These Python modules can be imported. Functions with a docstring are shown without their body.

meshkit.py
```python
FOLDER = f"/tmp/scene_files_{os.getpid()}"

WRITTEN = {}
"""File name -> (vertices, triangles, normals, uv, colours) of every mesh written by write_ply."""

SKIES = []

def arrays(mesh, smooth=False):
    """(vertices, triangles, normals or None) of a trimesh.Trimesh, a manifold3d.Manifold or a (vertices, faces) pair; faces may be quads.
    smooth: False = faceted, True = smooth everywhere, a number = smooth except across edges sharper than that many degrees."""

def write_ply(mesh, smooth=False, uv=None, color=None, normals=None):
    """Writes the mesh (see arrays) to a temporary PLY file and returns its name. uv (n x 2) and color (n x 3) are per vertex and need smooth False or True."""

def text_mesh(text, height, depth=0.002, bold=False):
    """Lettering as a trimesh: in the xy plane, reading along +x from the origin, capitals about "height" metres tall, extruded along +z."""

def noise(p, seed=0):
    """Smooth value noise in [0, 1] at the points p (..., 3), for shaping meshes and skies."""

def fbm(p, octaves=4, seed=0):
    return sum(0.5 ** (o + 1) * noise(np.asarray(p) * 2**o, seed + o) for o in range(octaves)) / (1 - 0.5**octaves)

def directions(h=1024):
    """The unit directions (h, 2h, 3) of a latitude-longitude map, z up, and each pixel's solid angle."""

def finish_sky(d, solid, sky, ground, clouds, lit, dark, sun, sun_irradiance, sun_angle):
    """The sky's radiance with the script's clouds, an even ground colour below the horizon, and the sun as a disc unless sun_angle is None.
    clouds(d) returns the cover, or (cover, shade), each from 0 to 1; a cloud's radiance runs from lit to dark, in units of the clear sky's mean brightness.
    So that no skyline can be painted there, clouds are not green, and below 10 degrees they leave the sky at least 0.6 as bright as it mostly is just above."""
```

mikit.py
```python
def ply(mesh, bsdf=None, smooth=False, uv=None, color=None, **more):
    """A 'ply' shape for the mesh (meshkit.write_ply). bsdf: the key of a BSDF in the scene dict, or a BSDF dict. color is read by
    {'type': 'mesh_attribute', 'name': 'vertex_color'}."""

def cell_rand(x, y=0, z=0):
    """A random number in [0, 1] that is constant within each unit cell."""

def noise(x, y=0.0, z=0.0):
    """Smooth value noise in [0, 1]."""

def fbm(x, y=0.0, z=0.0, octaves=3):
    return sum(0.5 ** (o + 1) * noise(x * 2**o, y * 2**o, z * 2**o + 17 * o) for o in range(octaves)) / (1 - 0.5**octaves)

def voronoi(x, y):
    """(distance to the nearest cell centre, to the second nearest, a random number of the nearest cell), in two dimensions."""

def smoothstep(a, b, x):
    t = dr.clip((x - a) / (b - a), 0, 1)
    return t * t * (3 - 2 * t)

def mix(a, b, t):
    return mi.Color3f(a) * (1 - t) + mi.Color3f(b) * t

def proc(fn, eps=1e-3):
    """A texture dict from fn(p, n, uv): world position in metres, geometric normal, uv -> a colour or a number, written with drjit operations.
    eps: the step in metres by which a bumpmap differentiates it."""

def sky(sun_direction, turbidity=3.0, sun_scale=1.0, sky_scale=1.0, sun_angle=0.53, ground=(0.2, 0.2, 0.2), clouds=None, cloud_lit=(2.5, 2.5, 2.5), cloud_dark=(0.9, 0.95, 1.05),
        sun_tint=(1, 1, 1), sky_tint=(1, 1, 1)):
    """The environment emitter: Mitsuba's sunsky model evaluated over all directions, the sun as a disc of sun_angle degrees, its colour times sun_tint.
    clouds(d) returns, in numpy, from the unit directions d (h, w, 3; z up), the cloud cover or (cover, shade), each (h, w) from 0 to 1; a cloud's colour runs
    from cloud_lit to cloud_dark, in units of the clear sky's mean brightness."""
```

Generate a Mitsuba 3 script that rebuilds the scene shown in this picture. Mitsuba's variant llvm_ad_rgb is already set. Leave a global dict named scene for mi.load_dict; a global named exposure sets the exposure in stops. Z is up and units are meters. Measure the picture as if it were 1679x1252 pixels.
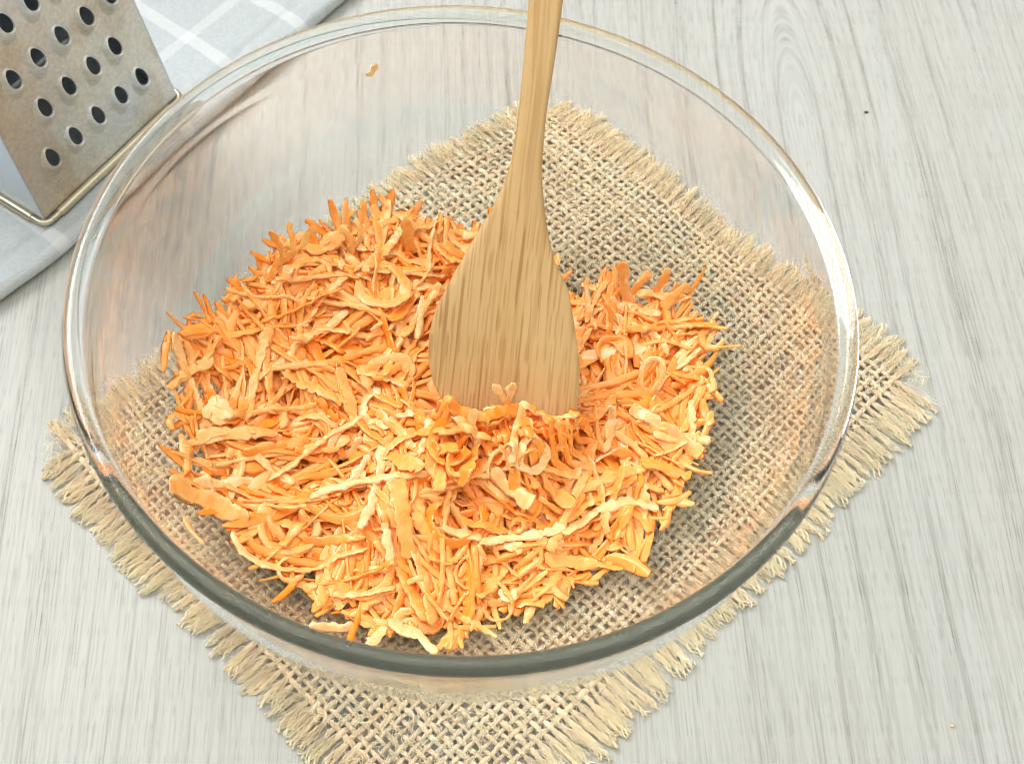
import math, random
import numpy as np
import drjit as dr
import mitsuba as mi
import mikit, meshkit
from mikit import noise, fbm, smoothstep, mix, cell_rand
from shapely.geometry import Polygon, Point
from shapely import affinity
import trimesh

T = mi.ScalarTransform4f
scene, labels = {}, {}
rng = np.random.default_rng(7)

# ------------------------------------------------------------------ camera, lamps, exposure
EYE = np.array([.0181, -.2663, .4993])
FWD = np.array([0, .5105, -.8599])
UP = np.array([-.1094, .8547, .5075])
scene['camera'] = {'type': 'thinlens', 'fov': 39.30, 'fov_axis': 'x', 'near_clip': .02, 'far_clip': 20.0,
                   'aperture_radius': .0017, 'focus_distance': .535,
                   'to_world': T().look_at(origin=EYE.tolist(), target=(EYE + FWD).tolist(), up=UP.tolist())}
exposure = 0.62


def lamp(key, centre, aim, w, h, rgb, label):
    scene[key] = {'type': 'rectangle', 'to_world': T().look_at(origin=centre, target=aim, up=[0, 0, 1] if abs(centre[0]) + abs(centre[1]) > .9 else [0, 1, 0]) @ T().scale([w / 2, h / 2, 1]),
                  'emitter': {'type': 'area', 'radiance': {'type': 'rgb', 'value': rgb}}, 'bsdf': {'type': 'diffuse', 'reflectance': {'type': 'rgb', 'value': .5}}}
    labels[key] = {'label': label, 'category': 'lamp'}


lamp('unseen_window_lamp', [-1.38, 1.15, 1.98], [0, 0, 0], 1.5, 1.2, [8.4, 8.5, 8.4], 'large soft window light out of view behind the grater, lighting from back left')  # out of view, placed to light the scene from the back left
lamp('unseen_overhead_lamp', [-.15, .25, 3.0], [0, 0, 0], 5.4, 4.9, [1.08, 1.07, 1.02], 'broad soft overhead light out of view, placed to light the table evenly')  # unseen, gives the soft even light from above
lamp('added_front_fill', [.3, -2.6, 1.0], [0, 0, 0], 5.0, 2.2, [.30, .32, .25], 'added dim wide fill light in front of the table, out of frame')  # fill light added to lift dark reflections in the bowl rim
lamp('added_right_fill', [2.7, .3, 1.0], [0, 0, 0], 4.6, 2.2, [.26, .28, .22], 'added dim wide fill light to the right of the table, out of frame')  # second added fill, keeps glass reflections from going black

# ------------------------------------------------------------------ helpers


def number(name):
    if name not in scene:
        return name
    k = 1
    while f'{name}_{k:03d}' in scene:
        k += 1
    return f'{name}_{k:03d}'


_count = {}


def numbered(name):
    k = _count.get(name, 0)
    _count[name] = k + 1
    return name if k == 0 else f'{name}_{k:03d}'


def put(name, mesh, bsdf, smooth=30, label=None, cat=None, group=None, kind=None, color=None, uv=None):
    key = numbered(name)
    scene[key] = mikit.ply(mesh, bsdf, smooth=smooth, color=color, uv=uv)
    info = {k: v for k, v in (('label', label), ('category', cat), ('group', group), ('kind', kind)) if v}
    if info:
        labels[key] = info
    return key


def tubes(paths, radii, sides=5, frame=None, caps=True):
    """paths (k, n, 3), radii (k, n): k tubes as one (vertices, triangles) pair."""
    p = np.asarray(paths, float)
    k, n, _ = p.shape
    r = np.broadcast_to(radii, (k, n))
    t = np.gradient(p, axis=1)
    t /= np.linalg.norm(t, axis=2, keepdims=True) + 1e-15
    ref = np.array([0, 0, 1.0]) if frame is None else np.asarray(frame, float)
    a = np.cross(t, np.broadcast_to(ref, t.shape))
    a /= np.linalg.norm(a, axis=2, keepdims=True) + 1e-12
    b = np.cross(t, a)
    ang = np.arange(sides) * 2 * np.pi / sides
    v = p[:, :, None] + r[:, :, None, None] * (np.cos(ang)[None, None, :, None] * a[:, :, None] + np.sin(ang)[None, None, :, None] * b[:, :, None])
    i, j = np.meshgrid(np.arange(n - 1), np.arange(sides), indexing='ij')
    q = np.stack([i * sides + j, i * sides + (j + 1) % sides, (i + 1) * sides + (j + 1) % sides, (i + 1) * sides + j], -1).reshape(-1, 4)
    f = np.vstack([q[:, [0, 2, 1]], q[:, [0, 3, 2]]])
    if caps:
        fan = np.array([[0, m, m + 1] for m in range(1, sides - 1)])
        f = np.vstack([f, fan, (fan + (n - 1) * sides)[:, ::-1]])
    f = (f[None] + (np.arange(k) * n * sides)[:, None, None]).reshape(-1, 3)
    return v.reshape(-1, 3), f


def grid_faces(n, m, close=False):
    i, j = np.meshgrid(np.arange(n - 1), np.arange(m if close else m - 1), indexing='ij')
    q = np.stack([i * m + j, i * m + (j + 1) % m, (i + 1) * m + (j + 1) % m, (i + 1) * m + j], -1).reshape(-1, 4)
    return np.vstack([q[:, [0, 1, 2]], q[:, [0, 2, 3]]])


def dot(p, v, o=(0, 0, 0)):
    return (p.x - o[0]) * v[0] + (p.y - o[1]) * v[1] + (p.z - o[2]) * v[2]


def join(parts):
    at, vs, fs = 0, [], []
    for v, f in parts:
        vs.append(v)
        fs.append(np.asarray(f) + at)
        at += len(v)
    return np.vstack(vs), np.vstack(fs)


# ------------------------------------------------------------------ table
GA = (.1305, .9914)        # along the grain (x, y are swapped signs below)


def grain(p):
    """(across, along) coordinates of the wood, in metres, warped as growth rings are."""
    c = p.x * .9914 + p.y * .1305
    l = -p.x * .1305 + p.y * .9914
    c0 = c + .010 * (fbm(c * 9, l * 2.2, 3.0, 3) - .5) + .0022 * (noise(c * 40, l * 14, 8.0) - .5)
    return c0, l


def ring_field(p):
    c, l = grain(p)
    # one cathedral arch right behind the bowl, straight grain elsewhere
    x = c - .160
    y = dr.maximum(l - .165, 0)
    return dr.sqrt(x * x + dr.square(y * .16) + 1e-8), c, l


def table_color(p, n, uv):
    v, c, l = ring_field(p)
    u = v + .0016 * (noise(v * 80, 1.0, 2.0) - .5)
    ph = u * 105 + 3.4 * noise(u * 30, 5.0, l * .7)
    sn = .5 + .5 * dr.sin(ph * 2 * math.pi)
    ring = smoothstep(.62, 1.0, sn)
    halo = sn * sn
    strength = smoothstep(.25, .90, noise(u * 68, 9.0, l * 1.1))
    pore = smoothstep(.45, .80, noise(v * 2300, l * 95, 1.0))
    hair = smoothstep(.50, .85, noise(v * 1500 + 7.0, l * 16, 4.0))
    tick = smoothstep(.66, .90, noise(v * 2700 + 3.0, l * 170, 6.0))
    broad = fbm(c * 22, l * 3.0, 2.0, 2)
    base = mix((.446, .440, .408), (.478, .482, .456), broad)
    dark = mi.Color3f(.150, .142, .122)
    k = ring * (.08 + .17 * strength) * (.25 + .50 * pore + .55 * hair) + halo * .025 * strength + pore * .11 + hair * .13 + tick * .17
    k = dr.clip(k, 0, .75)
    return base * (1 - k) + dark * k


def table_bump(p, n, uv):
    v, c, l = ring_field(p)
    return -.00005 * smoothstep(.50, .80, noise(v * 2300, l * 110, 1.0))


scene['table_mat'] = {'type': 'bumpmap', 'arbitrary': mikit.proc(table_bump, 2e-4), 'scale': 1.0,
                      'bsdf': {'type': 'principled', 'base_color': mikit.proc(table_color), 'roughness': .48, 'specular': .35}}
box = trimesh.creation.box((1.9, 1.7, .03))
box.apply_translation((0, .25, -.015))
put('table_top', box, 'table_mat', smooth=False, label='pale grey laminate table top with fine straight wood grain', kind='structure')

# ------------------------------------------------------------------ burlap mat
E1 = np.array([.776, -.631])
E2 = np.array([.631, .776])
MC = np.array([.0133, .0134])
BA, BB = .2100 / 2, .2630 / 2      # half sizes of the woven body
PITCH = .0036


def mat_to_world(a, b, z):
    """local cloth coordinates -> world, with the slack of hand-cut cloth."""
    q = np.stack([a * 18, b * 18, 0 * a + 3.0], -1)
    wa = (meshkit.fbm(q, 2, 11) - .5) * .0055
    wb = (meshkit.fbm(q + 40, 2, 12) - .5) * .0055
    a2, b2 = a + wa, b + wb
    far = np.clip(-a / BA, 0, 1.2) ** 2 * np.clip(b / BB, 0, 1.2) ** 2      # the far corner is cut a little short
    x = MC[0] + a2 * E1[0] + b2 * E2[0] + .0038 * far
    y = MC[1] + a2 * E1[1] + b2 * E2[1] - .0062 * far
    return np.stack([x, y, z], -1)


scene['jute_mat'] = {'type': 'twosided', 'bsdf': {'type': 'principled', 'base_color': {'type': 'mesh_attribute', 'name': 'vertex_color'}, 'roughness': .75, 'specular': .25}}
BODY_C = np.array([.725, .605, .435])
TIP_C = np.array([.790, .700, .500])


def thread(length_half, other, n_other, sign, axis, fr0, fr1):
    """One thread of the weave: four twisted strands, frayed at both ends. other: its place across."""
    S = 4
    step = .0010
    lo, hi = -length_half - fr0, length_half + fr1
    s = np.arange(lo, hi + step, step)
    n = len(s)
    out = np.maximum(0, np.maximum(-length_half - s, s - length_half))
    fr = np.where(s < 0, fr0, fr1)
    u = np.clip(out / fr, 0, 1)
    body = 1 - np.clip(out / .003, 0, 1)
    amp = .00064 * body
    zc = .0021 - .0007 * np.clip(out / .006, 0, 1) + .0004 * u * rng.normal()
    z0 = zc + sign * amp * np.cos(np.pi * (s + length_half - PITCH / 2) / PITCH)
    wob = .00045 * (meshkit.noise(np.stack([s * 120, 0 * s + other * 777, 0 * s], -1), 5) - .5) * 2
    lean = np.where(s < 0, rng.normal(0, .06), rng.normal(0, .06))
    lat0 = other + wob + lean * out + .0009 * rng.normal() * u ** 2
    k = np.arange(S)[:, None]
    thick = rng.uniform(.72, 1.18)
    ph = 2 * np.pi * (s * (rng.uniform(95, 125)) + rng.uniform()) [None] + 2 * np.pi * k / S
    sp = rng.uniform(.6, 1.6, (S, 1)) * u[None] ** 1.3
    R = .00046 * thick * (1 + .8 * sp)
    lat = lat0[None] + R * 1.25 * np.cos(ph) + sp * .0008 * np.cos(2 * np.pi * k / S + 1)
    z = z0[None] + R * .85 * np.sin(ph)
    z = np.maximum(z, .00045)
    slub = 1 + .45 * np.clip(meshkit.noise(np.stack([s * 55, 0 * s + other * 333, 0 * s + axis], -1), 17) - .55, 0, 1)[None] * 2
    rad = .00046 * thick * slub * (1 + .35 * (meshkit.noise(np.stack([s[None] * 500 + 0 * k, k * 9.0 + other * 999 + 0 * s[None], 0 * ph], -1), 2) - .5) * 2) * (1 - .35 * u[None])
    ss = np.broadcast_to(s[None], lat.shape)
    # loose fibres of the two tufts
    fs, fl, fz, frd = [], [], [], []
    for end, f in ((-1, fr0), (1, fr1)):
        K = 20
        w = np.linspace(0, 1, 7)[None]
        ln = f * rng.uniform(.75, 1.10, (K, 1))
        fs.append(end * (length_half - .002 + ln * w))
        e = np.interp(end * (length_half + f * .6), s, lat0)
        fl.append(other + (e - other) * w * 1.4 + rng.normal(0, .00115, (K, 1)) * w ** .8 + rng.normal(0, .0008, (K, 1)) * np.sin(w * 3.1 * rng.uniform(.5, 2, (K, 1))) + rng.normal(0, .0003, (K, 1)))
        fz.append(np.maximum(.0003, .0021 + rng.normal(.0002, .0007, (K, 1)) * w + rng.normal(0, .0006, (K, 1)) * np.sin(w * 3.1)))
        frd.append(.00017 * (1 - .4 * w) + 0 * ln)
    fs, fl, fz, frd = (np.vstack(x) for x in (fs, fl, fz, frd))

    def world(s_, l_, z_):
        return mat_to_world(s_, l_, z_) if axis == 0 else mat_to_world(l_, s_, z_)

    P1 = world(ss, lat, z)
    P2 = world(fs, fl, fz)
    v1, f1 = tubes(P1, rad, 4)
    v2, f2 = tubes(P2, frd, 3)
    tint = rng.normal(0, .055)
    hue = rng.normal(0, .03)
    cu = np.repeat(np.broadcast_to(u[None], lat.shape).reshape(-1), 4)
    nz = np.repeat(meshkit.noise(np.stack([ss * 150, k * 5.0 + other * 500 + 0 * ss, 0 * ss], -1), 8).reshape(-1), 4)
    c1 = (BODY_C + (TIP_C - BODY_C) * np.clip(cu * 1.5, 0, 1)[:, None]) * (1 + tint + .34 * (nz - .5))[:, None] * np.array([1, 1 + hue, 1 + 2 * hue])
    w2 = np.repeat(np.clip(np.abs(fs) - length_half, 0, .012).reshape(-1) / .012, 3)
    c2 = (BODY_C + (TIP_C - BODY_C) * w2[:, None]) * (1.04 + tint)
    v, f = join([(v1, f1), (v2, f2)])
    return v, f, np.clip(np.vstack([c1, c2]), .02, .9)


NA = int(round(2 * BB / PITCH))   # threads that run along E1
NB = int(round(2 * BA / PITCH))
labels['burlap_mat'] = {'label': 'square of coarse tan burlap with frayed fringe lying under the glass bowl', 'category': 'mat'}
for axis, N, half, oh in ((0, NA, BA, BB), (1, NB, BB, BA)):
    clump = rng.normal(0, 1, N)
    for i in range(N):
        o = -oh + (i + .5) * PITCH + rng.normal(0, .00022)
        sg = (1 if i % 2 == 0 else -1) * (1 if axis == 0 else -1)
        fr0, fr1 = .0135 + rng.normal(0, .0010), (.0185 if axis == 0 else .0150) + rng.normal(0, .0012)
        v, f, c = thread(half, o, 0, sg, axis, fr0, fr1)
        put('burlap_mat__thread', (v, f), 'jute_mat', smooth=True, color=c)
# stray fibres standing off the weave
K = 7500
aa, bb = rng.uniform(-BA - .010, BA + .010, K), rng.uniform(-BB - .010, BB + .010, K)
th = rng.uniform(0, 2 * np.pi, K)
ln = rng.uniform(.003, .010, K)
w = np.linspace(-.5, .5, 7)[None]
cv = rng.normal(0, 1.2, K)
ang = th[:, None] + cv[:, None] * w
pa = aa[:, None] + ln[:, None] * w * np.cos(ang)
pb = bb[:, None] + ln[:, None] * w * np.sin(ang)
pz = .0029 + rng.uniform(0, .0012, K)[:, None] * (1 - 4 * w ** 2) + rng.normal(0, .0004, K)[:, None] * w
v, f = tubes(mat_to_world(pa, pb, np.maximum(pz, .0006)), .00011, 3)
put('burlap_mat__loose_fibres', (v, f), 'jute_mat', smooth=True, color=np.clip(np.repeat(rng.normal(1.2, .14, K), 21)[:, None] * (BODY_C * .5 + TIP_C * .5), 0, .9), kind='stuff')

# ------------------------------------------------------------------ kitchen towel
TT = np.array([.520, .854])
TN = np.array([-.854, .520])


def towel_tn(p):
    return p.x * TT[0] + p.y * TT[1], p.x * TN[0] + p.y * TN[1]


def towel_color(p, n, uv):
    t, d = uv.x, uv.y
    wob = .0012 * (noise(t * 60, d * 60, 1.0) - .5)
    def stripe(x, x0, w):
        q = (x + wob - x0) / .0387
        q = (q - dr.floor(q + .5)) * .0387
        return 1 - smoothstep(w * .5 - .0005, w * .5 + .0005, dr.abs(q))
    a = stripe(t, .0845, .0062)
    b = stripe(d, .2228, .0050)
    k = dr.clip(a * .50 + b * .36, 0, .75)
    weave = .5 + .5 * dr.sin((t + d) * 2 * math.pi / .0013) * dr.sin((t - d) * 2 * math.pi / .0026)
    fl = fbm(t * 900, d * 900, 4.0, 2)
    base = mix((.40, .435, .445), (.52, .555, .565), .55 * fl + .45 * weave)
    return base * (1 - k) + mi.Color3f(.68, .70, .71) * k


def towel_bump(p, n, uv):
    t, d = uv.x, uv.y
    return .00045 * (.5 + .5 * dr.sin((t + d) * 2 * math.pi / .0013) * dr.sin((t - d) * 2 * math.pi / .0026)) + .00028 * fbm(t * 500, d * 500, 2.0, 3)


scene['towel_mat'] = {'type': 'twosided', 'bsdf': {'type': 'bumpmap', 'arbitrary': mikit.proc(towel_bump, 2e-4), 'scale': 1.0,
                      'bsdf': {'type': 'principled', 'base_color': mikit.proc(towel_color), 'roughness': .85, 'specular': .15, 'sheen': .4}}}
ts = np.arange(-.13, .30, .0016)
H0 = .0075
# cross profile from under the towel round the rounded edge and over the top: (inset, height 0..1)
prof = [(.05, .0), (.02, .0), (.008, .0)] + [(.0042 - .0042 * math.sin(a), .5 - .5 * math.cos(a)) for a in np.linspace(.25, math.pi - .12, 14)]
dd = [.006 + .0016 * i for i in range(150)]
prof += [(d, 1.0) for d in dd]
prof = np.array(prof)
tg, ig = np.meshgrid(ts, prof[:, 0], indexing='ij')
hg = np.broadcast_to(prof[:, 1][None], tg.shape)
edge = .1857 - .004 * np.exp(-((tg + .032) / .03) ** 2) + .0016 * (meshkit.noise(np.stack([tg * 28, 0 * tg, 0 * tg], -1), 3) - .5)
d_ = edge + ig
top = H0 + .0040 * (meshkit.fbm(np.stack([tg * 22 + d_ * 12, d_ * 26, 0 * tg], -1), 3, 4) - .5) * np.clip(ig / .012, 0, 1) - .0012 * np.exp(-((ig - .0125) / .0016) ** 2)
z = .0006 + hg * top
P = np.stack([tg * TT[0] + d_ * TN[0], tg * TT[1] + d_ * TN[1], z], -1).reshape(-1, 3)
put('kitchen_towel', (P, grid_faces(len(ts), len(prof))), 'towel_mat', smooth=True, uv=np.stack([tg, edge + ig + (1 - hg) * .004], -1).reshape(-1, 2),
    label='folded blue grey checked cotton towel with white stripes under the grater', cat='towel')

# ------------------------------------------------------------------ box grater
GK = np.array([-.1824, .0776, .0100])
GE = np.array([.4669, .8843, 0.])
GN = np.array([.8843, -.4669, 0.])
LEAN = .1863
GU = np.array([0, 0, 1.]) - GN * LEAN
GUL = np.linalg.norm(GU)
GU /= GUL
GF = np.cross(GE, GU)
GF = GF if GF @ GN > 0 else -GF
GW, GH, GD = .0834, .205, .062


def steel_color(p, n, uv):
    s = dot(p, tuple(GE), tuple(GK))
    h = p.z
    st = smoothstep(.42, .72, fbm(s * 34 + 3, h * 34, p.x * 20, 4))
    st2 = smoothstep(.55, .8, fbm(s * 60, h * 55 + 9, 2.0, 3))
    lowl = smoothstep(.055, .0, s) * smoothstep(.34, .66, fbm(s * 45 + 8, h * 40, 7.0, 3))
    speck = noise(s * 900, h * 900, 3.0)
    c = mix((.70, .70, .67), (.66, .69, .72), st)
    c = mix((.70, .60, .48), (1, 1, 1), 1 - st2 * .5) * c
    c = c * (1 - .5 * lowl) + mi.Color3f(.45, .29, .14) * .5 * lowl
    return c * (.9 + .2 * speck)


def steel_rough(p, n, uv):
    return .34 + .2 * fbm(p.x * 80, p.y * 80, p.z * 80, 3)


scene['steel_mat'] = {'type': 'twosided', 'bsdf': {'type': 'principled', 'base_color': mikit.proc(steel_color), 'metallic': .55, 'roughness': mikit.proc(steel_rough), 'specular': .5}}
scene['steel_cool'] = {'type': 'twosided', 'bsdf': {'type': 'principled', 'base_color': {'type': 'rgb', 'value': [.60, .66, .74]}, 'metallic': .6, 'roughness': .36}}
scene['wire_mat'] = {'type': 'twosided', 'bsdf': {'type': 'principled', 'base_color': {'type': 'rgb', 'value': [.62, .56, .42]}, 'metallic': .8, 'roughness': .33}}
labels['box_grater'] = {'label': 'worn steel box grater standing on the folded towel', 'category': 'grater'}


def face_pt(a, h, out=0.0):
    a, h = np.asarray(a, float), np.asarray(h, float)
    return GK + a[..., None] * GE + h[..., None] * GU + np.asarray(out, float)[..., None] * GF if np.ndim(out) else GK + a[..., None] * GE + h[..., None] * GU + out * GF


teeth = []
for r in range(9):
    h = .0237 + .0213 * r
    x0 = .0148 if r % 2 == 0 else .0216
    for j in range(5):
        x = x0 + .0136 * j + (.0003 * rng.normal())
        if x < GW - .057 * h - .0085 and x > .007 and h < GH - .012:
            teeth.append((x, h + .0003 * rng.normal()))
NT = 36
tha = np.arange(NT) * 2 * np.pi / NT


def tooth_outline(x, h):
    return np.stack([x + .0049 * np.cos(tha), h - .0030 + .0078 * np.sin(tha)], -1)


plate = Polygon([(0, 0), (GW, 0), (GW - .057 * GH, GH), (0, GH)])
for x, h in teeth:
    plate = plate.difference(Polygon(tooth_outline(x, h)))
pm = trimesh.creation.extrude_polygon(plate, .0006, engine='earcut')
V = np.array(pm.vertices)
put('box_grater__face', (face_pt(V[:, 0], V[:, 1], V[:, 2] - .0006), np.array(pm.faces)), 'steel_mat', smooth=False, label='grating face with raised round holes, stained brown at its lower left')
for x, h in teeth:
    rings = []
    rr = np.linspace(1, 0, 9)
    oo = tooth_outline(x, h)
    hole = np.stack([x + .0029 * np.cos(tha), h + .0037 * np.sin(tha) - .0002 * np.cos(tha * 2)], -1)
    lipz = .0006 + .0040 * (.5 - .5 * np.sin(tha)) ** .8
    for q in rr:      # q = 1 at the outline, 0 at the hole
        k = (1 - q)
        hz = lipz * (k * k * (3 - 2 * k)) ** .8
        xy = oo * q + hole * (1 - q)
        rings.append(face_pt(xy[:, 0], xy[:, 1], hz))
    xy = hole * .985 + np.array([x, h]) * .015
    rings.append(face_pt(xy[:, 0], xy[:, 1], lipz + .00006))
    xy = hole * .93 + np.array([x, h]) * .07
    rings.append(face_pt(xy[:, 0], xy[:, 1], lipz - .0003))
    rings.append(face_pt(xy[:, 0], xy[:, 1], lipz - .0010))
    R = np.array(rings)
    put('box_grater__tooth', (R.reshape(-1, 3), grid_faces(len(R), NT, True)), 'steel_mat', smooth=True)


def quad_plate(c, nrm, name, label=None):
    c = np.array(c, float)
    v = np.vstack([c, c - np.asarray(nrm) * .0006])
    f = np.array([[0, 1, 2], [0, 2, 3], [4, 6, 5], [4, 7, 6]] + [[i, i + 4, (i + 1) % 4] for i in range(4)] + [[(i + 1) % 4, i + 4, (i + 1) % 4 + 4] for i in range(4)])
    put('box_grater__' + name, (v, f), 'steel_cool', smooth=False, label=label)


hz = GH / GUL
top_in = hz * LEAN
A0, A1 = GK, GK + GE * GW
B0, B1 = A0 - GN * GD, A1 - GN * GD
zt = np.array([0, 0, hz])
A0t, A1t = A0 + zt - GN * top_in, A1 + zt - GN * top_in - GE * .057 * GH
GD2 = .010
B0t, B1t = B0 + zt + GN * .012, B1 + zt + GN * .012 - GE * .057 * GH
quad_plate([A0 - GE * .0007, A0t - GE * .0007, B0t - GE * .0007, B0 - GE * .0007], -GE, 'side_wall', 'plain narrow side of the grater')
quad_plate([A1 + GE * .0007, B1 + GE * .0007, B1t + GE * .0007, A1t + GE * .0007], GE, 'side_wall')
quad_plate([B0 - GN * .0007, B0t - GN * .0007, B1t - GN * .0007, B1 - GN * .0007], -GN, 'back_wall')


quad_plate([A0t, A1t, B1t, B0t], np.array([0, 0, 1.]), 'unseen_top_plate')  # out of view; closes the grater so its holes look dark


def rounded_loop(pts, r, z):
    poly = Polygon(pts).buffer(-r).buffer(r, quad_segs=8)
    L = poly.exterior.length
    n = int(L / .0015)
    q = np.array([poly.exterior.interpolate(i / n, normalized=True).coords[0] for i in range(n + 1)])
    return np.c_[q, np.full(len(q), z)]


ofs = .0022
corner = [A0[:2] - GE[:2] * ofs + GN[:2] * ofs, A1[:2] + GE[:2] * ofs + GN[:2] * ofs, B1[:2] + GE[:2] * ofs - GN[:2] * ofs, B0[:2] - GE[:2] * ofs - GN[:2] * ofs]
loop = rounded_loop(corner, .0042, .0094)
put('box_grater__wire_frame', tubes(loop[None], .0013, 10, caps=False), 'wire_mat', smooth=True)
for (p, q, g) in ((corner[0], corner[1], .0085), (corner[3], corner[0], .0075), (corner[1], corner[2], .0085)):
    d = (q - p) / np.linalg.norm(q - p)
    a, b = p + d * g, q - d * g
    line = np.linspace(np.r_[a, .0094], np.r_[b, .0094], 60)
    line[:, 2] += .00012 * np.sin(np.linspace(0, 9, 60))
    v, f = tubes(line[None], .0019, 14)
    put('box_grater__rolled_hem', (v, f), 'wire_mat', smooth=40)

# ------------------------------------------------------------------ glass bowl
Z0 = .0046


def bowl_outer(t):
    return .060 + (.1274 - .060) * np.sqrt(np.maximum(0, 1 - (1 - t) ** 2.25))


tt = np.linspace(0, 1, 160) ** 1.6
zo = Z0 + tt * (.0885 - Z0)
ro = bowl_outer(tt)
wall_out = np.c_[ro, zo]
core = Polygon([(-.05, Z0)] + [tuple(q) for q in wall_out] + [(-.05, .0885)])
inner_hollow = core.buffer(-.0028, quad_segs=12)
up = affinity.translate(inner_hollow, 0, 0)
cup = Polygon([(-.05, Z0)] + [tuple(q) for q in wall_out] + [(.1276, .1015), (-.05, .1015)])
inside = inner_hollow.union(Polygon([(-.046, .06), (.1245, .0850), (.1247, .0890), (.1253, .120), (-.046, .120)]))
wall = cup.difference(inside)
bead = affinity.scale(Point(.1280, .1028).buffer(1, quad_segs=24), .0033, .0036)
foot = Polygon([(.050, Z0 - .0005), (.060, Z0 - .0005), (.060, Z0 + .003), (.050, Z0 + .003)])
sec = wall.union(bead)
sec = sec.buffer(.0005, quad_segs=8).buffer(-.0011, quad_segs=8).buffer(.0006, quad_segs=8)
sec = sec.intersection(Polygon([(0, -.1), (.2, -.1), (.2, .2), (0, .2)]))
sec = max(getattr(sec, 'geoms', [sec]), key=lambda g: g.area)
ring = sec.exterior
pts = np.array(ring.segmentize(.0011).coords)[:-1]
on_axis = pts[:, 0] < 1e-6
# start the profile at the lower axis point and walk to the upper one
k0 = int(np.argmin(np.where(on_axis, pts[:, 1], 9)))
pts = np.roll(pts, -k0, axis=0)
if pts[1, 0] < 1e-6:
    pts = np.vstack([pts[:1], pts[1:][::-1]])
cut = np.where(pts[:, 0] < 1e-6)[0]
last = cut[cut > 5].min()
pts = pts[:last + 1]
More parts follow.
